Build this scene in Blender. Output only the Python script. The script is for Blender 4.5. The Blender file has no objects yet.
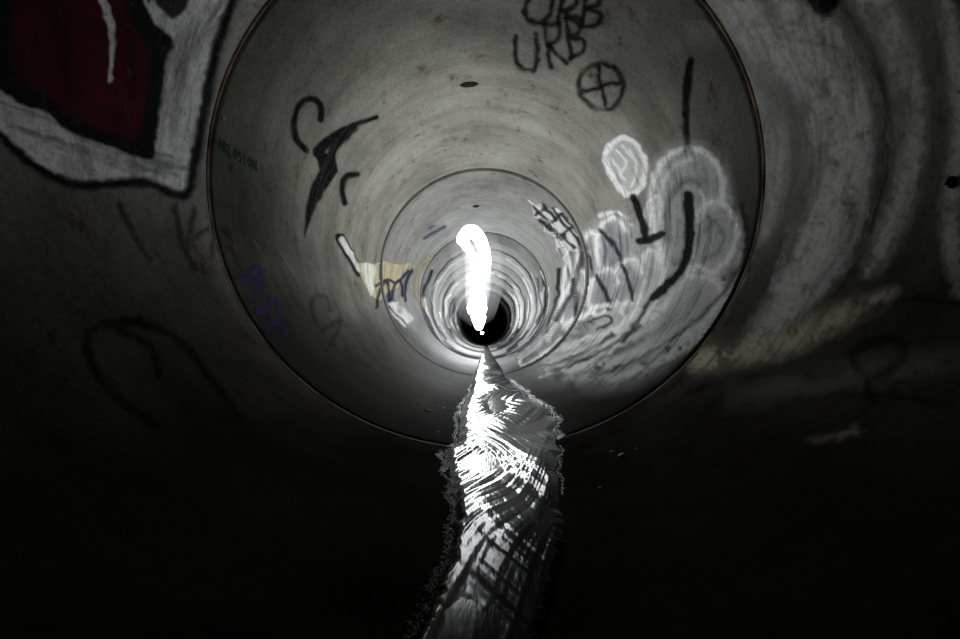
import bpy, math, random, bmesh
import numpy as np
from mathutils import Vector, noise, Euler
random.seed(4); rng=np.random.default_rng(7)
R=1.2; F=426.67; CH=0.48; L=3.1; D1=1.83
PITCH=14.5/F; YAW=4.0/F
sc=bpy.context.scene
sc.view_settings.view_transform='Standard'
# ---------------------------------------------------------------- camera
cam=bpy.data.cameras.new("camera"); camo=bpy.data.objects.new("camera",cam)
sc.collection.objects.link(camo); sc.camera=camo
cam.sensor_width=36; cam.lens=16; cam.clip_start=0.02; cam.clip_end=200
camo.location=(0,0,CH); camo.rotation_euler=(math.pi/2+PITCH,0,YAW)
M=np.array(camo.rotation_euler.to_matrix())
def rays(px,py):
    px=np.asarray(px,float); py=np.asarray(py,float)
    v=np.stack([(px-480)/F,(319.5-py)/F,-np.ones_like(px)],-1)
    return v@M.T
def hit(px,py,off=0.0):
    d=rays(px,py); rr=R-off
    a=d[...,0]**2+d[...,2]**2; b=2*d[...,2]*(CH-R); c=(CH-R)**2-rr*rr
    t=(-b+np.sqrt(b*b-4*a*c))/(2*a)
    p=d*t[...,None]; p[...,2]+=CH
    return p
def at_depth(px,py,dep):
    d=rays(px,py); t=dep/d[...,1]; p=d*np.asarray(t)[...,None]; p[...,2]+=CH
    return p
# ---------------------------------------------------------------- materials
def newmat(n):
    m=bpy.data.materials.new(n); m.use_nodes=True
    nt=m.node_tree; return m,nt,nt.nodes["Principled BSDF"]
def N(nt,t,**k):
    n=nt.nodes.new(t)
    for a,b in k.items(): setattr(n,a,b)
    return n
def noise_node(nt,src,scale,detail=6,rough=0.6,vs=(1,1,1)):
    mp=N(nt,"ShaderNodeMapping"); mp.inputs["Scale"].default_value=vs
    nt.links.new(src,mp.inputs["Vector"])
    n=N(nt,"ShaderNodeTexNoise"); n.inputs["Scale"].default_value=scale
    n.inputs["Detail"].default_value=detail; n.inputs["Roughness"].default_value=rough
    nt.links.new(mp.outputs[0],n.inputs["Vector"]); return n.outputs["Fac"]
def ramp(nt,src,stops):
    r=N(nt,"ShaderNodeValToRGB"); e=r.color_ramp.elements
    e[0].position=stops[0][0]; e[0].color=(*stops[0][1],1)
    e[1].position=stops[-1][0]; e[1].color=(*stops[-1][1],1)
    for p,c in stops[1:-1]:
        x=e.new(p); x.color=(*c,1)
    nt.links.new(src,r.inputs[0]); return r.outputs[0]
def mul(nt,a,b,f=1.0):
    m=N(nt,"ShaderNodeMix",data_type='RGBA',blend_type='MULTIPLY'); m.inputs[0].default_value=f
    nt.links.new(a,m.inputs[6]); nt.links.new(b,m.inputs[7]); return m.outputs[2]
def g(v): return (v,v,v)
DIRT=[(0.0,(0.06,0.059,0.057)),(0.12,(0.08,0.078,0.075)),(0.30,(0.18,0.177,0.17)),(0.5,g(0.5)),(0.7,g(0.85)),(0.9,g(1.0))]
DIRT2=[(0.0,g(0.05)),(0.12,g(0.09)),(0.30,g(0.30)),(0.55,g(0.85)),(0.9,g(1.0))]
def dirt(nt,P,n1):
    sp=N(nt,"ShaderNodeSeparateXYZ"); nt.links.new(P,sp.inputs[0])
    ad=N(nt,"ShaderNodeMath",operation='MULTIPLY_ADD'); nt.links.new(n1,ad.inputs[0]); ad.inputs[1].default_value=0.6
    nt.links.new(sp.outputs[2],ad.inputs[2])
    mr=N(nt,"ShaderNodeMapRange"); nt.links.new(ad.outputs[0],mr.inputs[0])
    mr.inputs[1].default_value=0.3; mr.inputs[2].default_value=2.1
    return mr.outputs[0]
def concrete(name,base,dr=DIRT,rough=0.75,spec=0.03):
    m,nt,b=newmat(name)
    geo=N(nt,"ShaderNodeNewGeometry"); P=geo.outputs["Position"]
    n1=noise_node(nt,P,1.4,8,0.65); n2=noise_node(nt,P,1.0,6,0.6,(0.7,7,0.7)); n3=noise_node(nt,P,60,5,0.75)
    n4=noise_node(nt,P,5,10,0.72); n6=noise_node(nt,P,9,8,0.7,(1.0,3.5,1.0))
    c=ramp(nt,n1,[(0.3,tuple(x*0.6 for x in base)),(0.5,base),(0.72,tuple(x*1.35 for x in base))])
    c=mul(nt,c,ramp(nt,n2,[(0.35,g(0.82)),(0.5,g(0.98)),(0.65,g(1.1))]))
    c=mul(nt,c,ramp(nt,n3,[(0.3,g(0.65)),(0.5,g(1.0)),(0.65,g(1.15))]))
    c=mul(nt,c,ramp(nt,n4,[(0.33,(0.45,0.41,0.34)),(0.40,(0.88,0.86,0.82)),(0.46,g(1.0)),(0.64,g(1.0)),(0.7,g(1.18))]))
    c=mul(nt,c,ramp(nt,n6,[(0.34,g(0.78)),(0.42,g(1.0)),(0.66,g(1.0)),(0.72,g(1.12))]))
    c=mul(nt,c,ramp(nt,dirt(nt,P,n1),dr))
    nt.links.new(c,b.inputs["Base Color"])
    b.inputs["Roughness"].default_value=rough
    b.inputs["Specular IOR Level"].default_value=spec
    bp=N(nt,"ShaderNodeBump"); bp.inputs["Strength"].default_value=0.5; bp.inputs["Distance"].default_value=0.008
    nt.links.new(n3,bp.inputs["Height"]); nt.links.new(bp.outputs[0],b.inputs["Normal"])
    return m
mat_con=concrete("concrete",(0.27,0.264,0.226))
mat_near=concrete("near_dimmed_concrete",(0.245,0.238,0.215),spec=0.0)  # near section's base darkened to dim its lighting, specular off
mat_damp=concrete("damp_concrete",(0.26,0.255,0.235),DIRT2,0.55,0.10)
mat_dark=concrete("unlit_concrete",(0.012,0.012,0.012))  # unlit darkness of the far end put into a near-black base colour
def simple(name,c1,c2,scale=20,rough=0.6,bump=0.3,spec=0.4):
    m,nt,b=newmat(name); geo=N(nt,"ShaderNodeNewGeometry")
    n=noise_node(nt,geo.outputs["Position"],scale,6,0.65)
    nt.links.new(ramp(nt,n,[(0.35,c1),(0.65,c2)]),b.inputs["Base Color"])
    b.inputs["Roughness"].default_value=rough; b.inputs["Specular IOR Level"].default_value=spec
    bp=N(nt,"ShaderNodeBump"); bp.inputs["Strength"].default_value=bump; bp.inputs["Distance"].default_value=0.01
    nt.links.new(n,bp.inputs["Height"]); nt.links.new(bp.outputs[0],b.inputs["Normal"]); return m
mat_gasket=simple("rust_stained_rubber",(0.015,0.010,0.007),(0.32,0.22,0.13),7,spec=0.1)
mat_gasket2=simple("black_rubber",(0.006,0.006,0.006),(0.015,0.013,0.011),12,spec=0.1)
mat_rust=simple("rusty_plug",(0.01,0.007,0.005),(0.05,0.03,0.018),40,0.8,0.8,0.1)
mat_stone=simple("stone",(0.25,0.24,0.23),(0.6,0.58,0.55),60,0.6)
mat_leaf=simple("dead_leaf",(0.008,0.006,0.004),(0.03,0.02,0.01),60,0.8,spec=0.1)
mat_grit=simple("wet_grit",(0.01,0.01,0.011),(0.45,0.45,0.47),150,0.3,0.9,0.3)
# paint
m,nt,b=newmat("spray_paint"); mat_paint=m
at=N(nt,"ShaderNodeAttribute",attribute_name="Col"); geo=N(nt,"ShaderNodeNewGeometry"); P=geo.outputs["Position"]
n3=noise_node(nt,P,60,5,0.75); n2=noise_node(nt,P,3,8,0.72,(0.8,4,0.8)); n1=noise_node(nt,P,1.4,8,0.65)
c=mul(nt,at.outputs["Color"],ramp(nt,n2,[(0.32,g(0.55)),(0.52,g(1.0))]))
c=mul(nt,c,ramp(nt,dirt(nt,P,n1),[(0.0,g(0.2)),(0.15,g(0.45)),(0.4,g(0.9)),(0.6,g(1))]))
nt.links.new(c,b.inputs["Base Color"])
w=mul(nt,ramp(nt,n3,[(0.3,g(0.5)),(0.5,g(1.0))]),ramp(nt,n2,[(0.3,g(0.6)),(0.5,g(1))]))
ma=N(nt,"ShaderNodeMath",operation='MULTIPLY'); nt.links.new(at.outputs["Alpha"],ma.inputs[0]); nt.links.new(w,ma.inputs[1])
nt.links.new(ma.outputs[0],b.inputs["Alpha"]); b.inputs["Roughness"].default_value=0.8
b.inputs["Specular IOR Level"].default_value=0.02
# water: specular lowered toward the near and right side to fade the reflection
m,nt,b=newmat("rippled_water"); mat_water=m
b.inputs["Base Color"].default_value=(0.004,0.004,0.0045,1); b.inputs["Roughness"].default_value=0.14
b.inputs["IOR"].default_value=1.33
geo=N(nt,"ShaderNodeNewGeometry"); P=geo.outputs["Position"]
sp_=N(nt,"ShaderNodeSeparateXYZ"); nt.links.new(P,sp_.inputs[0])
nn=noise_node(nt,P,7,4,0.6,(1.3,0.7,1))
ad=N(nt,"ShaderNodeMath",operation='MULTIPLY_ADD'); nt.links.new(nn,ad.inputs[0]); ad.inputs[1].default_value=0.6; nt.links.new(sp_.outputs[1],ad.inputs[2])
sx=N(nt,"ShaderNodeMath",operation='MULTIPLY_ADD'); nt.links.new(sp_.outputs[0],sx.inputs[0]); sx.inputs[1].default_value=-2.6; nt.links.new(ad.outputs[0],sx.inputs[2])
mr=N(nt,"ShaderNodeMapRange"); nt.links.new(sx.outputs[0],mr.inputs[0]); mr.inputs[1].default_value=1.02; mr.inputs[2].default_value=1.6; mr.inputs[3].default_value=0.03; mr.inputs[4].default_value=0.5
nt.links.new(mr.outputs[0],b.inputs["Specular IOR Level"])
na=noise_node(nt,P,30,2,0.5,(2.6,0.5,1))
bp=N(nt,"ShaderNodeBump"); bp.inputs["Strength"].default_value=0.06; bp.inputs["Distance"].default_value=0.012
nt.links.new(na,bp.inputs["Height"]); nt.links.new(bp.outputs[0],b.inputs["Normal"])
# glow
def glow(name,s):
    m=bpy.data.materials.new(name); m.use_nodes=True; nt=m.node_tree; nt.nodes.clear()
    o=N(nt,"ShaderNodeOutputMaterial"); e=N(nt,"ShaderNodeEmission"); e.inputs[0].default_value=(0.94,0.97,1,1)
    e.inputs[1].default_value=s; nt.links.new(e.outputs[0],o.inputs[0]); return m
mat_glow=glow("white_glow",16.5); mat_lamp=glow("lamp_glow",60)
def halo(name,s):  # emissive volume imitating the soft glow around the light trail
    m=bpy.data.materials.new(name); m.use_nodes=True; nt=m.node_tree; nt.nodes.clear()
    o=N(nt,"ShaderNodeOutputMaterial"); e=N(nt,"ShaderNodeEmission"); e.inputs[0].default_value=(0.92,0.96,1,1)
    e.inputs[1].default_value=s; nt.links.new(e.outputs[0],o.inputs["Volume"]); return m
mat_halo=[halo("bright_halo",0.6),halo("faint_halo",0.14)]
# ---------------------------------------------------------------- helpers
def mesh_obj(name,verts,faces,mat,loc=(0,0,0),parent=None,smooth=True):
    me=bpy.data.meshes.new(name); me.from_pydata([tuple(v) for v in verts],[],[tuple(f) for f in faces])
    me.materials.append(mat); me.update()
    if smooth: me.polygons.foreach_set("use_smooth",[True]*len(me.polygons))
    o=bpy.data.objects.new(name,me); sc.collection.objects.link(o)
    if parent is not None: o.parent=parent
    o.location=loc; return o
def tag(o,label,cat,group=None,kind=None):
    o["label"]=label; o["category"]=cat
    if group: o["group"]=group
    if kind: o["kind"]=kind
def lathe(profile,n=256):
    a=np.linspace(0,2*math.pi,n,endpoint=False); k=len(profile); vs=[]
    for r,y in profile:
        for t in a: vs.append((r*math.sin(t),y,R-r*math.cos(t)))
    fs=[]
    for j in range(k):
        j2=(j+1)%k
        for i in range(n):
            i2=(i+1)%n; fs.append((j*n+i,j*n+i2,j2*n+i2,j2*n+i))
    return vs,fs
# ---------------------------------------------------------------- pipe
sections=[]
NS=10
gap=lambda i: 0.030 if i==0 else 0.10
for i in range(NS):
    y0=D1+(i-1)*L; ya=y0+(gap(i-1)/2 if i else 0); yb=y0+L-gap(i)/2; h=(yb-ya)/2; ch=0.008
    prof=[(R+ch,-h),(R,-h+ch),(R,h-ch),(R+ch,h),(R+0.14,h),(R+0.14,-h)]
    vs,fs=lathe(prof)
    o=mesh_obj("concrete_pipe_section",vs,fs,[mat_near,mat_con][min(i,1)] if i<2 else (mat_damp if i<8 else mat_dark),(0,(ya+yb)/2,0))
    me=o.data; me.polygons.foreach_set("use_smooth",[ (f//256)==1 for f in range(len(me.polygons))])
    tag(o,"stained grey concrete pipe section covered in graffiti" if i<5 else "plain grey concrete drain pipe section","pipe","concrete pipe sections of the tunnel","structure")
    sections.append((o,ya+ch,yb-ch))
    if i<NS-1:
        hw=gap(i)/2-0.0005; inner=R+(0.004 if i==0 else 0.03); k=12; prof=[(inner+0.018+0.018*math.cos(2*math.pi*q/k),hw*math.sin(2*math.pi*q/k)) for q in range(k)]
        vs,fs=lathe(prof,200)
        s=mesh_obj("pipe_joint_seal",vs,fs,mat_gasket if i==0 else mat_gasket2,(0,y0+L,0))
        tag(s,"rust-brown rubber ring sealing the concrete pipe joint" if i==0 else "black rubber ring sealing the concrete pipe joint","seal","rings between the pipe sections","structure")
yb=sections[-1][2]+0.03
vs=[(0,0,R)]+[( (R+.14)*math.sin(t),0,R-(R+.14)*math.cos(t)) for t in np.linspace(0,2*math.pi,64,endpoint=False)]
fs=[(0,1+i,1+(i+1)%64) for i in range(64)]
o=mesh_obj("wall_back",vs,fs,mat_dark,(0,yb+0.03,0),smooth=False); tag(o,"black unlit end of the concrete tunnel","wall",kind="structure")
# ---------------------------------------------------------------- graffiti painter
def smooth_noise(X,Y,scale,seed):
    r=np.random.default_rng(seed); G=r.standard_normal((64,64))
    x=(X/scale)%63; y=(Y/scale)%63; xi=x.astype(int); yi=y.astype(int); fx=x-xi; fy=y-yi
    fx=fx*fx*(3-2*fx); fy=fy*fy*(3-2*fy)
    return (G[yi,xi]*(1-fx)+G[yi,xi+1]*fx)*(1-fy)+(G[yi+1,xi]*(1-fx)+G[yi+1,xi+1]*fx)*fy
def cr(pts,closed=False,n=8):
    P=[np.array(p,float) for p in pts]
    if len(P)<3: return np.array(P)
    if closed: P=[P[-1]]+P+[P[0],P[1]]
    else: P=[2*P[0]-P[1]]+P+[2*P[-1]-P[-2]]
    out=[]
    for i in range(1,len(P)-2):
        a,b,c,d=P[i-1:i+3]
        for t in np.linspace(0,1,n,endpoint=False):
            out.append(0.5*((2*b)+(-a+c)*t+(2*a-5*b+4*c-d)*t*t+(-a+3*b-3*c+d)*t**3))
    out.append(P[-2]); return np.array(out)
class Piece:
    def __init__(s,name,box,label,step=1.6,jit=0.8,seed=1):
        s.name=name; s.label=label
        x0,y0,x1,y1=box
        s.X,s.Y=np.meshgrid(np.arange(x0,x1+step,step),np.arange(y0,y1+step,step))
        s.PX=s.X+jit*smooth_noise(s.X+900,s.Y+900,6,seed); s.PY=s.Y+jit*smooth_noise(s.X+900,s.Y+900,6,seed+50)
        s.c=np.zeros(s.X.shape+(3,))+0.3; s.a=np.zeros(s.X.shape)
        s.n=smooth_noise(s.X+900,s.Y+900,14,seed+9)*0.8+smooth_noise(s.X+900,s.Y+900,4,seed+19)*0.5
    def put(s,A,C):
        A=np.clip(A,1e-5,1); C=np.array(C)
        ao=A+s.a*(1-A); s.c=(C*A[...,None]+s.c*(s.a*(1-A))[...,None])/ao[...,None]; s.a=ao
    def stroke(s,pts,w,C,op=0.9,soft=1.5,closed=False,curve=True,w2=None,mott=0.0):
        P=cr(pts,closed) if curve else np.array(pts,float)
        mg=max(w,w2 or 0)+soft*2+4
        x0,y0=P.min(0)-mg; x1,y1=P.max(0)+mg
        cols=np.where((s.X[0]>=x0)&(s.X[0]<=x1))[0]; rws=np.where((s.Y[:,0]>=y0)&(s.Y[:,0]<=y1))[0]
        if len(cols)==0 or len(rws)==0: return
        sub=np.s_[rws[0]:rws[-1]+1,cols[0]:cols[-1]+1]
        PX=s.PX[sub]; PY=s.PY[sub]
        best=np.full(PX.shape,1e9); n=len(P)-1
        for i in range(n):
            a=P[i]; d=P[i+1]-a; q=max(d@d,1e-9)
            t=np.clip(((PX-a[0])*d[0]+(PY-a[1])*d[1])/q,0,1)
            ww=w if w2 is None else w+(w2-w)*((i+t)/n)
            best=np.minimum(best,np.hypot(PX-a[0]-t*d[0],PY-a[1]-t*d[1])-ww/2)
        A=np.clip(0.5-best/(2*soft),0,1); A=A*A*(3-2*A)*op
        if mott: A=A*np.clip(1+mott*s.n[sub],0,1)
        full=np.zeros(s.X.shape); full[sub]=A; s.put(full,C)
    def poly(s,pts,C,op=0.9,soft=1.5,curve=False,mott=0.0):
        P=cr(pts,True) if curve else np.array(list(pts)+[pts[0]],float)
        ins=np.zeros(s.X.shape,bool); best=np.full(s.X.shape,1e9)
        for i in range(len(P)-1):
            a=P[i]; b=P[i+1]; d=b-a; q=max(d@d,1e-9)
            t=np.clip(((s.PX-a[0])*d[0]+(s.PY-a[1])*d[1])/q,0,1)
            best=np.minimum(best,np.hypot(s.PX-a[0]-t*d[0],s.PY-a[1]-t*d[1]))
            cnd=(a[1]>s.PY)!=(b[1]>s.PY)
            xx=a[0]+(s.PY-a[1])*(d[0]/(d[1] if abs(d[1])>1e-9 else 1e-9))
            ins^=cnd&(s.PX<xx)
        sd=np.where(ins,-best,best)
        A=np.clip(0.5-sd/(2*soft),0,1); A=A*A*(3-2*A)*op
        if mott: A=A*np.clip(1+mott*s.n,0,1)
        s.put(A,C)
    def build(s):
        P=hit(s.X,s.Y,0.0015); H,W=s.X.shape; yv=P[...,1]; C=s.c
        for o,y0,y1 in sections:
            ok=(yv>y0)&(yv<y1)
            q=ok[:-1,:-1]&ok[1:,:-1]&ok[:-1,1:]&ok[1:,1:]
            q&=np.maximum.reduce([s.a[:-1,:-1],s.a[1:,:-1],s.a[:-1,1:],s.a[1:,1:]])>0.01
            if q.sum()<12: continue
            idx=np.arange(H*W).reshape(H,W)
            f=np.stack([idx[:-1,:-1][q],idx[1:,:-1][q],idx[1:,1:][q],idx[:-1,1:][q]],-1)
            u,inv=np.unique(f,return_inverse=True); f=inv.reshape(f.shape)
            V=P.reshape(-1,3)[u]-np.array(o.location)
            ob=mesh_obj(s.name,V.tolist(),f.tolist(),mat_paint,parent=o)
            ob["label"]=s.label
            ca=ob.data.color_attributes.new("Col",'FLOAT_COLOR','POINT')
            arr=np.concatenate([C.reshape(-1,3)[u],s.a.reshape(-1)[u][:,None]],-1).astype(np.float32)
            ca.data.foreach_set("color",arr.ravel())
BK=(0.006,0.006,0.007); WH=(0.85,0.85,0.83); GR=(0.42,0.42,0.41); RED=(0.105,0.012,0.018); PU=(0.06,0.04,0.15); TAN=(0.5,0.45,0.28)
WB=(1.0,1.0,0.99)
def tagp(p,strokes,w,C,op=0.85,soft=1.2,**k):
    for s_ in strokes: p.stroke(s_,w,C,op,soft,**k)
def rot(strokes,cx,cy,deg,sx=1.0,sy=1.0):
    a=math.radians(deg); c_,s_=math.cos(a),math.sin(a)
    return [[(cx+(x-cx)*sx*c_-(y-cy)*sy*s_,cy+(x-cx)*sx*s_+(y-cy)*sy*c_) for x,y in q] for q in strokes]
# A big red/white piece
p=Piece("graffiti_lettering",(-12,-12,250,212),"large dark red graffiti letter with black and white outlines",1.8,0.8,3)
p.stroke([(-20,112),(20,140),(78,172),(140,172),(180,182),(200,110),(216,40)],26,(0.6,0.6,0.59),0.35,12,mott=0.4)
p.poly([(-40,40),(-24,115),(0,131),(20,150),(48,168),(80,180),(112,178),(148,178),(182,190),(190,160),(197,125),(204,85),(212,42),(222,14),(236,-30),(100,-40),(-30,-40)],WB,0.98,2.5,curve=True,mott=0.1)
for k in range(40):
    x=160+rng.uniform(0,50); y=rng.uniform(0,170)
    p.stroke([(x,y),(x-4+rng.uniform(-2,2),y+20),(x-8,y+rng.uniform(30,60))],rng.uniform(1,3),(0.3,0.3,0.3),0.45,2,mott=0.5)
    x=rng.uniform(-10,150); y=118+0.33*x+rng.uniform(-18,18); p.stroke([(x,y),(x+20,y+8),(x+rng.uniform(30,50),y+14)],rng.uniform(1,4),(0.22,0.22,0.22),0.5,2,mott=0.5)
p.stroke([(-20,125),(0,135),(20,154),(46,173),(78,186),(112,184),(148,184),(184,196),(195,163),(202,125),(210,80),(218,44),(228,14),(239,-20)],8,BK,0.97,3.2)
p.stroke([(196,150),(207,105),(216,60),(226,25)],10,BK,0.45,7)
p.poly([(-20,74),(5,93),(26,107),(46,112),(58,124),(78,136),(108,146),(150,160),(156,142),(160,115),(163,85),(167,62),(174,41),(160,28),(148,10),(139,-20),(-20,-30)],BK,0.99,2.2,curve=True)
p.poly([(10,58),(24,84),(50,96),(70,114),(100,128),(134,136),(142,118),(147,88),(149,58),(138,32),(126,10),(120,-20),(34,-20),(12,20)],RED,0.9,5,curve=True,mott=0.4)
p.stroke([(40,-12),(60,30),(70,90)],16,(0.02,0.004,0.006),0.65,9,mott=0.5)
p.stroke([(122,20),(134,70),(126,120)],10,(0.02,0.004,0.006),0.6,8,mott=0.5)
p.stroke([(70,60),(100,95),(130,108)],12,(0.13,0.02,0.024),0.6,8,mott=0.5)
p.stroke([(96,-15),(108,15),(114,45),(110,80)],13,BK,0.8,3,w2=6)
p.stroke([(96,-15),(107,12),(113,42),(110,80)],10,WB,0.95,1.3,w2=4)
p.stroke([(139,-12),(150,10),(176,38)],4,WB,0.8,1.5)
p.poly([(146,-20),(156,4),(172,20),(186,10),(194,-20)],BK,0.95,2)
p.build()
# B URB tag
p=Piece("graffiti_lettering",(505,-12,640,120),"black sprayed letters URB twice and a crossed circle",1.3,0.8,5)
tagp(p,rot([[(530,-6),(525,8),(529,18),(541,20),(550,12),(555,-6)],
 [(565,-8),(556,25)],[(565,-7),(577,-3),(574,8),(560,11)],[(564,11),(577,27)],
 [(587,-8),(580,29)],[(587,-7),(600,-2),(597,8),(584,11)],[(585,12),(600,17),(595,27),(580,29)]],562,8,-5),4.6,BK,0.85,2.0,mott=0.25)
tagp(p,rot([[(524,36),(518,50),(521,62),(533,64),(540,52),(544,38)],
 [(556,32),(548,68)],[(554,33),(567,35),(565,46),(551,50)],[(553,51),(566,68)],
 [(578,32),(571,64)],[(577,33),(590,37),(586,47),(574,48)],[(575,49),(587,54),(583,63),(570,65)]],545,61,-17,1.0,1.25),4.6,BK,0.85,2.0,mott=0.25)
p.stroke([(602,64),(619,73),(623,90),(612,108),(592,106),(579,90),(583,72)],5,BK,0.87,2.0,closed=True,mott=0.25)
p.stroke([(598,68),(605,104)],4,BK,0.85,1.8); p.stroke([(582,92),(620,82)],4,BK,0.85,1.8)
p.build()
# C left marks
p=Piece("graffiti_tag",(285,90,385,245),"black sprayed lightning-like tag strokes",1.3,0.4,6)
p.stroke([(321,120),(320,105),(309,99),(298,108),(294,125),(297,140),(306,150)],6,BK,0.97,1.5)
p.stroke([(377,117),(350,127),(330,140),(318,152)],3.5,BK,0.99,1.2,w2=11)
p.poly([(314,150),(334,155),(338,172),(325,190),(314,210),(304,238),(306,208),(312,184),(320,170)],BK,0.99,1.4)
p.stroke([(354,128),(334,148),(331,170)],8,BK,0.99,1.3)
p.stroke([(357,174),(346,177),(342,190),(345,203)],5.5,BK,0.97,1.4)
p.build()
p=Piece("graffiti_scribble",(208,125,268,185),"small faded green scribbled word",0.9,0.15,7)
G=(0.02,0.07,0.015)
GL={'A':[[(0,1),(.5,0),(1,1)],[(.2,.6),(.8,.6)]],'R':[[(0,1),(0,0)],[(0,0),(.9,.2),(0,.5)],[(.1,.5),(1,1)]],'L':[[(0,0),(0,1)],[(0,1),(.9,1)]],'O':[[(.5,0),(0,.5),(.5,1),(1,.5),(.5,0)]],'S':[[(1,.1),(.2,.1),(.2,.45),(.9,.6),(.7,1),(0,.95)]],'I':[[(.5,0),(.5,1)]],'N':[[(0,1),(0,0)],[(0,0),(1,1)],[(1,1),(1,0)]]}
for i,chh in enumerate("ARLOSION"):
    x=219+i*4.8; y=139+i*2.9
    for s_ in GL[chh]: p.stroke([(x+a*3.4,y+b2*10+a*1.8) for a,b2 in s_],1.5,G,0.98,0.7,curve=False)
p.build()
p=Piece("graffiti_scribble",(232,235,350,350),"faded purple scribbled lettering",1.5,0.6,8)
for q in [[(243,282),(258,266),(262,290)],[(240,274),(262,282)],[(250,300),(262,292),(270,306),(256,312)],[(262,315),(276,300),(280,318),(268,326)],[(268,332),(284,318),(286,336)],[(272,318),(284,330)]]:
    p.stroke(q,3.6,(0.06,0.038,0.15),0.85,1.7,mott=0.3)
for q in [[(315,322),(312,300),(325,296),(330,312)],[(322,330),(338,322)],[(330,345),(338,330),(340,318)]]: p.stroke(q,4,BK,0.4,2)
for q in [[(280,250),(300,285)],[(252,240),(262,252)]]: p.stroke(q,1.2,GR,0.4,1)
p.build()
# D
p=Piece("graffiti_tag",(330,225,450,335),"tan and white graffiti patch with dark blue drips",1.0,0.6,9)
p.stroke([(340,238),(350,255),(360,274)],10,BK,0.95,1.2,w2=8)
p.stroke([(342,240),(351,255),(359,270)],6,WH,0.95,1.1,w2=3.5)
p.poly([(358,263),(372,264),(385,261),(398,265),(412,262),(404,274),(398,288),(388,292),(380,301),(370,294),(362,280)],TAN,0.95,1.5,curve=True)
p.poly([(362,266),(374,265),(374,285),(370,296)],(0.75,0.75,0.65),0.95,1.2,curve=True)
for q in [[(376,308),(380,290),(387,282),(389,300)],[(391,304),(394,286),(401,280),(402,296)],[(376,286),(386,280),(397,282),(408,272)],[(405,300),(406,284),(412,270)],[(384,300),(392,312),(404,318)]]: p.stroke(q,2.8,(0.015,0.015,0.045),0.96,1)
p.poly([(386,304),(398,300),(414,318),(406,327),(392,316)],WH,0.75,1.6,mott=0.4)
p.stroke([(388,306),(398,316),(408,324)],2,BK,0.85,1)
p.stroke([(424,238),(435,232),(445,226)],3,PU,0.7,1.2); p.stroke([(430,228),(440,222),(448,218)],2.5,PU,0.6,1.2)
p.build()
# E right piece
p=Piece("graffiti_mural",(515,125,770,405),"white and grey bubble graffiti with balloon and black accents",1.4,0.8,10)
p.poly([(585,222),(640,215),(660,185),(690,150),(728,190),(742,240),(725,300),(690,350),(620,392),(530,375),(548,335),(575,290)],(0.6,0.6,0.59),0.7,12,curve=True,mott=0.45)
for k in range(40):
    o_=rng.uniform(-1,1); q=[(715+o_*28,240+rng.uniform(-20,20)),(708+o_*30,285),(672+o_*26,325+o_*12),(610+o_*14,355+o_*22),(545+o_*4,364+o_*14)]
    a_=rng.integers(0,3); p.stroke(q[a_:],rng.uniform(3,12),[WH,WB,BK,WH,GR][rng.integers(5)],rng.uniform(0.35,0.7),3.2,mott=0.7,w2=rng.uniform(2,5))
def bubble(pts,w,fill=(0.5,0.5,0.49),w2=None,closed=False,op=0.95):
    p.poly(pts,fill,0.85,4,curve=True,mott=0.35)
    p.stroke(pts,w+9,WB,0.3,6,closed=closed,mott=0.3)
    p.stroke(pts,w,WB,op,2.2,closed=closed,w2=w2,mott=0.18)
bubble([(664,262),(655,236),(652,205),(655,174),(673,152),(698,149),(716,163),(724,190),(716,206)],7,w2=5)
p.stroke([(668,240),(667,212),(675,190),(688,180),(700,184)],7,(0.14,0.14,0.14),0.65,3,mott=0.4)
p.stroke([(660,222),(661,190),(674,166),(692,160)],5,WB,0.6,3,mott=0.4)
bubble([(696,214),(708,203),(724,205),(737,226),(732,252),(713,272),(697,266)],6,w2=4)
p.stroke([(704,232),(715,223),(724,236),(717,252),(704,260)],4,(0.2,0.2,0.2),0.6,2.5)
bubble([(690,276),(712,280),(720,296),(704,322),(672,340),(640,352)],4.5,w2=2.5,op=0.7)
bubble([(636,268),(652,250),(662,266),(660,292),(645,316),(620,338),(580,352)],6,fill=(0.65,0.65,0.64),w2=3)
p.stroke([(741,205),(747,235),(740,266),(716,300),(684,330),(640,358),(590,378)],5,BK,0.85,2.8,mott=0.3,w2=2)
p.stroke([(730,300),(700,338),(660,362),(610,380)],6,WB,0.7,3,w2=2.5,mott=0.4)
p.stroke([(634,262),(642,285),(634,312),(610,335),(580,352),(546,364)],6,WB,0.95,2,w2=3)
p.stroke([(650,300),(640,318),(618,340),(585,360),(550,372)],5,BK,0.9,2,mott=0.2,w2=2)
p.stroke([(688,196),(690,225),(688,250),(682,268),(668,284),(653,298)],11,BK,0.99,1.5,w2=8)
p.stroke([(700,190),(704,206),(700,222)],2.5,WB,0.85,1.5)
# balloon
p.poly([(620,137),(634,142),(645,160),(643,182),(632,196),(620,188),(610,172),(606,152)],(0.6,0.6,0.58),0.95,1.5,curve=True)
p.stroke([(620,138),(634,143),(645,160),(643,182),(632,195),(620,188),(610,172),(606,152)],6,(1,1,0.98),0.99,1.6,closed=True)
for q in [[(616,150),(626,160),(621,174)],[(630,150),(637,168),(631,186)],[(613,160),(624,180)],[(622,146),(632,158)]]: p.stroke(q,2.2,WB,0.95,1.2)
p.stroke([(633,197),(640,215),(646,238)],7,BK,0.98,1.4); p.stroke([(638,241),(650,240),(662,234)],7,BK,0.98,1.4)
p.stroke([(655,196),(646,208),(650,226)],4,WB,0.9,1.6)
def ell(cx,cy,rx,ry,an,n=10):
    return [(cx+rx*math.cos(t)*math.cos(an)-ry*math.sin(t)*math.sin(an),cy+rx*math.cos(t)*math.sin(an)+ry*math.sin(t)*math.cos(an)) for t in [k*2*math.pi/n for k in range(n)]]
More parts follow.
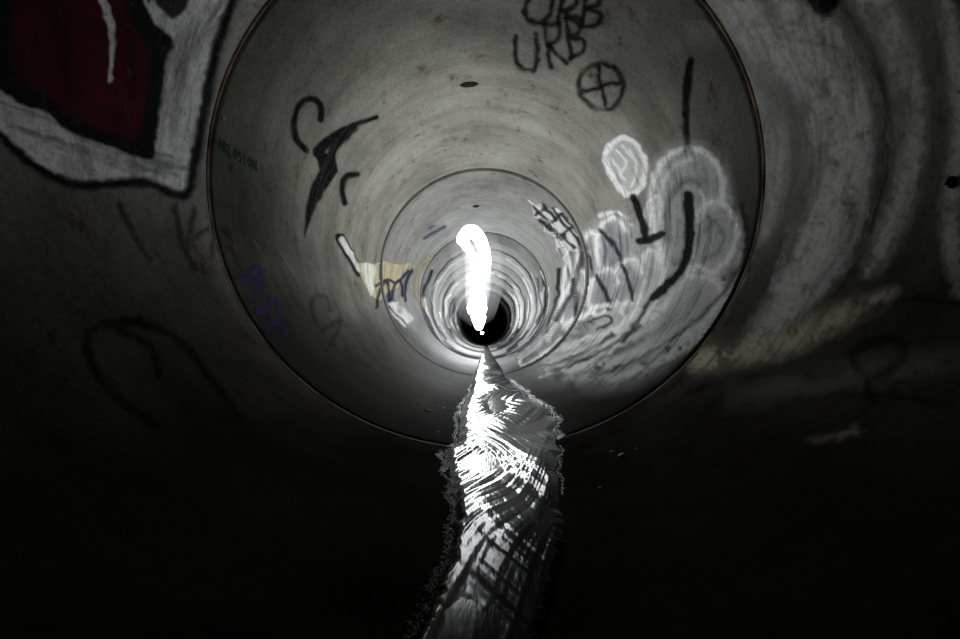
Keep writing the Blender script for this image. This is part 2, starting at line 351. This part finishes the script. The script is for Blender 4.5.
for (cx,cy,rx,ry,an) in [(588,262,10,30,0.15),(574,298,9,28,0.35),(612,246,16,28,0.05),(627,282,13,24,0.35),(603,292,14,24,0.3)]:
    pts=ell(cx,cy,rx,ry,an)
    p.poly(pts,(0.33,0.33,0.34),0.8,2.5,curve=True,mott=0.4); p.stroke(pts[1:],10,WB,0.3,4,mott=0.3); p.stroke(pts[1:],5,(1,1,0.98),0.98,1.5,w2=3,mott=0.15)
    p.stroke([pts[1],(cx+2,cy),pts[6]],4.5,BK,0.94,1.6)
p.stroke([(580,318),(598,306),(618,308),(622,322),(604,334),(584,338),(564,350)],5,WB,0.95,1.5,w2=2)
p.stroke([(588,322),(604,316),(612,322),(596,330)],3,BK,0.9,1.3)
for q in [[(600,232),(606,250),(601,270)],[(618,236),(622,258),(614,282)]]: p.stroke(q,2.2,PU,0.6,1.4)
for q in [[(640,325),(610,350),(570,366)],[(612,335),(585,352),(545,366)],[(560,270),(556,300),(544,335)]]: p.stroke(q,4.5,BK,0.92,1.8,mott=0.3,w2=2)
for q in [[(575,225),(566,260),(562,300),(548,340)],[(600,216),(618,212),(632,224)],[(620,345),(585,364),(540,378)],[(560,340),(540,356),(520,366)],[(556,325),(538,344),(518,358)]]: p.stroke(q,5,WB,0.92,2,mott=0.2,w2=2.5)
# jagged black and white tag
p.poly([(531,208),(540,203),(548,209),(558,208),(572,220),(577,230),(584,234),(576,240),(580,254),(566,247),(556,248),(554,237),(543,232),(543,222),(534,217)],(0.75,0.75,0.74),0.95,1.2)
for q in [[(534,208),(548,222)],[(542,205),(556,220)],[(552,209),(566,226)],[(562,214),(578,232)],[(540,220),(552,232)],[(550,226),(562,240)],[(560,234),(574,248)],[(568,228),(578,240)],[(536,214),(546,209)],[(548,226),(562,214)],[(558,238),(574,226)]]: p.stroke(q,3.4,BK,0.95,1.0,curve=False)
p.stroke([(578,240),(582,258),(572,290),(556,320)],6,BK,0.85,1.8)
p.build()
p=Piece("graffiti_stroke",(665,20,775,160),"thick black sprayed vertical line",1.5,0.7,11)
p.stroke([(691,60),(687,85),(686,115),(687,148)],8,BK,0.98,1.8,w2=6)
p.stroke([(700,28),(730,35),(752,60)],30,GR,0.35,12,mott=0.5)
p.build()
# F near right
p=Piece("graffiti_mural",(610,-12,972,512),"pale grey sweeping graffiti swoops buffed over with paint",2.2,1.2,12)
LG=(0.95,0.95,0.93)
p.poly([(725,0),(775,-8),(830,20),(862,80),(872,150),(862,225),(825,290),(770,340),(745,345),(775,290),(805,230),(815,150),(795,90),(745,55)],LG,0.75,13,curve=True,mott=0.4)
p.stroke([(770,-4),(828,22),(860,82),(869,150),(857,225),(820,290),(768,338)],9,WB,0.5,7,mott=0.5,w2=4)
p.stroke([(748,52),(796,88),(816,150),(806,228),(776,288)],7,WB,0.4,6,mott=0.5)
p.poly([(752,95),(782,120),(788,170),(772,230),(758,240),(768,170)],LG,0.55,11,curve=True,mott=0.5)
p.poly([(850,-12),(885,-12),(912,40),(925,110),(918,190),(885,262),(862,270),(892,190),(897,110),(878,40)],LG,0.65,10,curve=True,mott=0.4)
p.stroke([(942,-10),(956,60),(960,140),(950,220),(962,290)],18,LG,0.6,8,mott=0.4)
p.stroke([(842,5),(874,60),(886,120),(880,200),(850,270)],5,BK,0.45,6,mott=0.4)
for k in range(50):
    o_=rng.uniform(-45,50); t=rng.uniform(0,60); a_=rng.integers(0,3); b2=rng.integers(4,6)
    q=[(760+o_*0.5,30+t*0.2),(825+o_,60),(848+o_,150),(828+o_,240-t*0.3),(795+o_*0.7,290)][a_:b2]
    if len(q)<2: continue
    p.stroke(q,rng.uniform(1,4),WH if k%3 else BK,0.28,2.2,mott=0.9)
p.poly([(690,350),(740,344),(790,328),(835,306),(875,294),(895,292),(868,314),(830,338),(785,356),(740,366),(695,370)],(0.85,0.79,0.60),0.9,11,curve=True,mott=0.5)
p.stroke([(860,318),(900,300),(960,304)],3,BK,0.5,3); p.stroke([(740,396),(860,374),(960,360)],26,(0.5,0.5,0.48),0.4,13,mott=0.5)
p.stroke([(860,372),(852,355),(870,342),(895,340),(905,352),(890,368),(868,380),(870,400)],8,BK,0.55,4)
p.stroke([(810,440),(835,437),(858,430)],5,(0.8,0.75,0.62),0.5,5,mott=0.7,w2=11)
p.stroke([(780,404),(860,394),(950,404)],4,BK,0.35,4)
p.poly([(803,-12),(845,-12),(830,16),(812,14)],BK,0.95,4)
p.build()
# G dark tags left
p=Piece("graffiti_tag",(60,170,260,440),"broad black sprayed tag on dark concrete",2.2,1.2,13)
for q,w_ in [([(155,425),(110,390),(88,350),(98,326),(140,322)],8),([(140,322),(180,340),(215,385),(238,415)],7),([(120,330),(150,345),(160,375)],6),([(175,205),(180,235),(195,270)],4),([(195,210),(190,240),(215,225),(212,255)],4),([(120,205),(135,235),(150,260)],4)]: p.stroke(q,w_,BK,0.7,3.5,mott=0.4)
for q in [[(66,188),(78,222)],[(95,195),(104,212)],[(40,182),(58,212)]]: p.stroke(q,1.2,GR,0.7,1)
p.build()
# H inner rings
def rp(r,deg):
    t=math.radians(deg); return (484+r*math.cos(t),334-0.6*r-r*math.sin(t))
p=Piece("graffiti_mural",(395,200,592,388),"long white and black graffiti bands along the tunnel wall",0.9,0.3,14)
for k in range(64):
    r=25+68*rng.random()**1.3; side=rng.random()<0.6
    a0=rng.uniform(-70,-20) if side else rng.uniform(150,190)
    a1=a0+rng.uniform(40,100) if side else a0+rng.uniform(25,60)
    if not side and r>64: continue
    C=[WB,WB,WH,BK,BK,(0.08,0.08,0.1)][rng.integers(6)]
    pts=[rp(r*(1+0.03*math.sin(q*1.3+k)),a0+(a1-a0)*q/5) for q in range(6)]
    p.stroke(pts,rng.uniform(1,4.5)*r/50+0.4,C,0.95,0.9,mott=0.3,w2=rng.uniform(0.8,2.5))
for r in [26.5,31.5,41,53]:
    p.stroke([rp(r,a) for a in range(-45,226,15)],1.2,BK,0.9,0.8,mott=0.4)
for r,w_ in [(29,1.5),(38.5,2.2),(50,2.5)]:
    p.stroke([rp(r,a) for a in range(-20,206,15)],w_,WB,0.85,1.0,mott=0.6)
p.stroke([(428,258),(418,272),(416,292),(424,305)],5,TAN,0.8,1.2)
p.build()
# ---------------------------------------------------------------- plugs
def plug(px,py,sx,sy,name,label,cat,irr=0.10):
    P=hit(np.array(px),np.array(py)); c=Vector(P); n=(Vector((0,c.y,R))-c).normalized(); ay=Vector((0,1,0)); ax=n.cross(ay)
    vs=[];fs=[]; n_=28; rings=[(1.0,-0.004),(1.0,0.006),(0.86,0.011),(0.8,0.003),(0.45,0.004),(0.4,0.010),(0.05,0.013)]
    for j,(r,h) in enumerate(rings):
        for i in range(n_):
            t=2*math.pi*i/n_; w_=1+irr*noise.noise(Vector((math.cos(t)*2,math.sin(t)*2,j*0.3+px)))
            q=ax*(sx*r*w_*math.cos(t))+ay*(sy*r*w_*math.sin(t))+n*h; vs.append(tuple(q))
    for j in range(len(rings)-1):
        for i in range(n_): fs.append((j*n_+i,j*n_+(i+1)%n_,(j+1)*n_+(i+1)%n_,(j+1)*n_+i))
    fs.append(tuple((len(rings)-1)*n_+i for i in range(n_)))
    o=mesh_obj(name,vs,fs,mat_rust,tuple(c)); tag(o,label,cat); return o
for (x,y,a,b_) in [(469,84,0.072,0.03),(476,206,0.05,0.05)]:
    o=plug(x,y,a,b_,"lifting_hole_plug","rusty brown oval plug in the pipe ceiling","plug"); o["group"]="lifting hole plugs in the pipe crown"
plug(954,183,0.014,0.010,"rust_stub","rusty dark metal stub sticking from curved concrete wall","metal stub",0.9)
plug(222,118,0.008,0.012,"wall_fixing","small pale fixing beside the pipe joint","fixing").data.materials[0]=mat_stone
# ---------------------------------------------------------------- stream
rows=[(341.5,484.2,486.5),(346,484,488),(352,482,491),(360,479,496),(370,476,503),(385,470,514),(400,464,530),(415,457,548),(430,455,560),(440,454,560),(450,441,560),(465,445,560),(490,450,562),(520,452,566),(550,446,568),(580,434,562),(610,420,554),(639,408,546),(720,372,540)]
ry=[q[0] for q in rows]; rl=[q[1] for q in rows]; rrr=[q[2] for q in rows]
wall=lambda x: R-math.sqrt(R*R-x*x)
HW=0.012
def ground(px,py,h=HW):
    d=rays(np.array(px),np.array(py)); t=(h-CH)/d[2]; return float(d[0]*t),float(d[1]*t)
def surf(ncol,lf,rf,hf,rowlist,name,mat,parent=None):
    vs=[];fs=[]
    for j,yy in enumerate(rowlist):
        xl,dl=ground(lf(yy),yy); xr,dr=ground(rf(yy),yy)
        for i in range(ncol):
            u=i/(ncol-1); x=xl+(xr-xl)*u; y=dl+(dr-dl)*u
            vs.append((x,y,hf(x,y,u,yy)))
    for j in range(len(rowlist)-1):
        for i in range(ncol-1):
            a=j*ncol+i; fs.append((a,a+ncol,a+ncol+1,a+1))
    return mesh_obj(name,vs,fs,mat,parent=parent)
nz=lambda x,y,z=0:noise.noise(Vector((x,y,z)))
def wob(yy,s): return (6*nz(yy*0.06,s)+4.5*nz(yy*0.15,s+5)+0.8*nz(yy*0.6,s+8))*min(1,max(0,(yy-348)/60))
EL=lambda yy:np.interp(yy,ry,rl)+wob(yy,1); ER=lambda yy:np.interp(yy,ry,rrr)+wob(yy,9)
def amp(yy): return np.interp(yy,[345,400,470,560,640,720],[0.12,0.75,1,0.8,0.55,0.5])
def wh(x,y,u,yy):
    wx=x+0.05*nz(x*4,y*2.4,11); wy=y+0.08*nz(x*4,y*2.5,21)
    a=wx+0.30*wy; b_=wx-0.36*wy
    m1=min(1.25,max(0.0,0.4+1.9*nz(x*4,y*1.8,41))); m2=1.15-m1*0.92
    h=0.0038*m1*nz(a*32,wy*1.3,1)+0.0038*m2*nz(b_*29,wy*1.2,7)+0.0010*m1*nz(a*85,wy*2.6,3)+0.0010*m2*nz(b_*80,wy*2.6,4)
    h+=0.017*nz(x*5+1,y*2.2,2)
    h=max(-0.0065,h)
    e=min(u,1-u)*2; pr=min(1,e/0.25); pr=pr*pr*(3-2*pr)
    return wall(x)+(0.0105+amp(yy)*h)*pr-0.002*(1-pr)
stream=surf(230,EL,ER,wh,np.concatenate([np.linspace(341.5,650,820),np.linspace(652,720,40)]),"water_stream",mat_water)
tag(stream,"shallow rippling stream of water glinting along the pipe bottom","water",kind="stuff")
def grit_crust(side,y0,y1,w0,w1):  # strip of wet grit crust along the water edge
    rl_=np.arange(y0,y1,0.6); e=EL if side<0 else ER
    tp=lambda yy:min(1,(yy-y0)/6,(y1-yy)/6)
    out=lambda yy:e(yy)+side*(1+max(0,tp(yy))*np.interp(yy,[y0,y1],[w0,w1])*max(0.1,0.5+1.0*nz(yy*0.08,side*4)+0.5*nz(yy*0.35,side*6)))
    inn=lambda yy:e(yy)-side*(1+max(0,tp(yy))*np.interp(yy,[y0,y1],[w0,w1])*max(0.1,0.6+1.0*nz(yy*0.12,side*14)))
    lf,rf=(out,inn) if side<0 else (inn,out)
    def hf(x,y,u,yy):
        pr=math.sin(math.pi*u)
        h=0.008*max(0,nz(x*260,y*190,9)-0.05)
        return wall(x)-0.0015+h*pr+0.0012*pr
    o=surf(50,lf,rf,hf,rl_,"grit_crust",mat_grit,stream); o["label"]="ragged glistening grit along the water edge"
grit_crust(-1,384,447,3,6); grit_crust(1,380,447,4,10); grit_crust(-1,449,700,10,18); grit_crust(1,452,500,5,3)
# ---------------------------------------------------------------- pebbles / leaves
def pebble(px,py,s,mat,name,label,cat,flat=0.6):
    P=hit(np.array(float(px)),np.array(float(py))); c=Vector(P)
    bm=bmesh.new(); bmesh.ops.create_icosphere(bm,subdivisions=3,radius=1)
    for v in bm.verts:
        k=1+0.35*noise.noise(v.co*1.3+Vector((px,py,0)))
        v.co=Vector((v.co.x*k*s*1.2,v.co.y*k*s,v.co.z*k*s*flat))
    me=bpy.data.meshes.new(name); bm.to_mesh(me); bm.free(); me.materials.append(mat)
    me.polygons.foreach_set("use_smooth",[True]*len(me.polygons))
    o=bpy.data.objects.new(name,me); sc.collection.objects.link(o)
    n=(Vector((0,c.y,R))-c).normalized(); o.location=c+n*(s*flat*0.5); o.rotation_euler=(0,math.atan2(n.x,n.z),0)
    tag(o,label,cat,None); return o
for (x,y,s) in [(622,456,0.009),(612,452,0.005),(600,488,0.004),(438,432,0.004),(444,408,0.005),(636,449,0.004)]:
    q=pebble(x,y,s,mat_stone,"pebble","small pale pebble lying on the pipe floor","pebble"); q["group"]="pebbles on the pipe floor"
for (x,y,s) in [(428,411,0.018),(418,404,0.010),(436,402,0.008)]:
    q=pebble(x,y,s,mat_leaf,"dead_leaf","dark curled dead leaf on the pipe floor","leaf",0.3); q["group"]="dead leaves on the pipe floor"
# ---------------------------------------------------------------- light trail
path=[(478,326,7.0,3.6),(477,317,6.4,6.0),(476,308,5.6,4.8),(475,299,5.0,6.0),(476,290,4.4,3.6),(475,278,4.0,4.4),(474,265,3.6,3.6),(471,253,3.3,4.0),(465,243,3.0,5.0),(465,235,2.8,6.0),(470,231,2.8,6.4),(477,235,2.85,6.4),(482,245,3.0,6.2),(485,257,3.3,5.6),(485,268,3.6,5.6),(482,279,4.0,5.0),(479,289,4.5,4.0),(480,299,5.0,6.2),(478,309,5.7,4.8),(480,318,6.4,6.0),(479,327,7.0,3.6)]
def trail_mesh(name,pth,rf,mat):
    cu=bpy.data.curves.new(name,'CURVE'); cu.dimensions='3D'; cu.bevel_depth=1.0; cu.bevel_resolution=3; cu.use_fill_caps=True; cu.resolution_u=5
    sp=cu.splines.new('BEZIER'); sp.bezier_points.add(len(pth)-1)
    for b_,(x,y,d,r) in zip(sp.bezier_points,pth):
        q=at_depth(np.array(float(x)),np.array(float(y)),d); b_.co=tuple(q); b_.radius=rf(r)*d/F
        b_.handle_left_type=b_.handle_right_type='AUTO'
    co=bpy.data.objects.new("tmp",cu); sc.collection.objects.link(co)
    dg=bpy.context.evaluated_depsgraph_get(); me=bpy.data.meshes.new_from_object(co.evaluated_get(dg)); bpy.data.objects.remove(co)
    me.materials.clear(); me.materials.append(mat)
    o=bpy.data.objects.new(name,me); sc.collection.objects.link(o); return o
trail=trail_mesh("light_trail",path,lambda r:r,mat_glow)
tag(trail,"brilliant white looping light trail hanging in the tunnel","light trail")
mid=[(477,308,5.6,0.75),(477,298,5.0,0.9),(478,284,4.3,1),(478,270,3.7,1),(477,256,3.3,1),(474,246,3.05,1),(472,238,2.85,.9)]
for k_,(rr_,mm) in enumerate([(14,mat_halo[0]),(27,mat_halo[1])]):
    o=trail_mesh("halo_glow",mid,lambda r,rr_=rr_:rr_*r,mm); o.parent=trail; o["label"]="soft added glow around the light trail"  # glow volumes added around the trail
q=at_depth(np.array(482.0),np.array(333.0),17.0)
bm=bmesh.new(); bmesh.ops.create_icosphere(bm,subdivisions=3,radius=0.06)
me=bpy.data.meshes.new("lamp_bulb"); bm.to_mesh(me); bm.free(); me.materials.append(mat_lamp)
o=bpy.data.objects.new("lamp_bulb",me); sc.collection.objects.link(o); o.location=tuple(q); tag(o,"small bright white lamp deep inside the tunnel","lamp")
for (x,y,d,pw) in [(477,306,8.5,38),(478,316,11.5,75),(479,320,14.5,85),(480,322,17.8,45)]:  # unseen point lights added to brighten the far rings
    l=bpy.data.lights.new("far_fill_light",'POINT'); l.energy=pw; l.shadow_soft_size=0.05; l.color=(0.93,0.97,1)
    lo=bpy.data.objects.new("far_fill_light",l); sc.collection.objects.link(lo); lo.location=tuple(at_depth(np.array(float(x)),np.array(float(y)),d))
w=bpy.data.worlds.new("world"); sc.world=w; w.use_nodes=True; w.node_tree.nodes["Background"].inputs[0].default_value=(0,0,0,1)
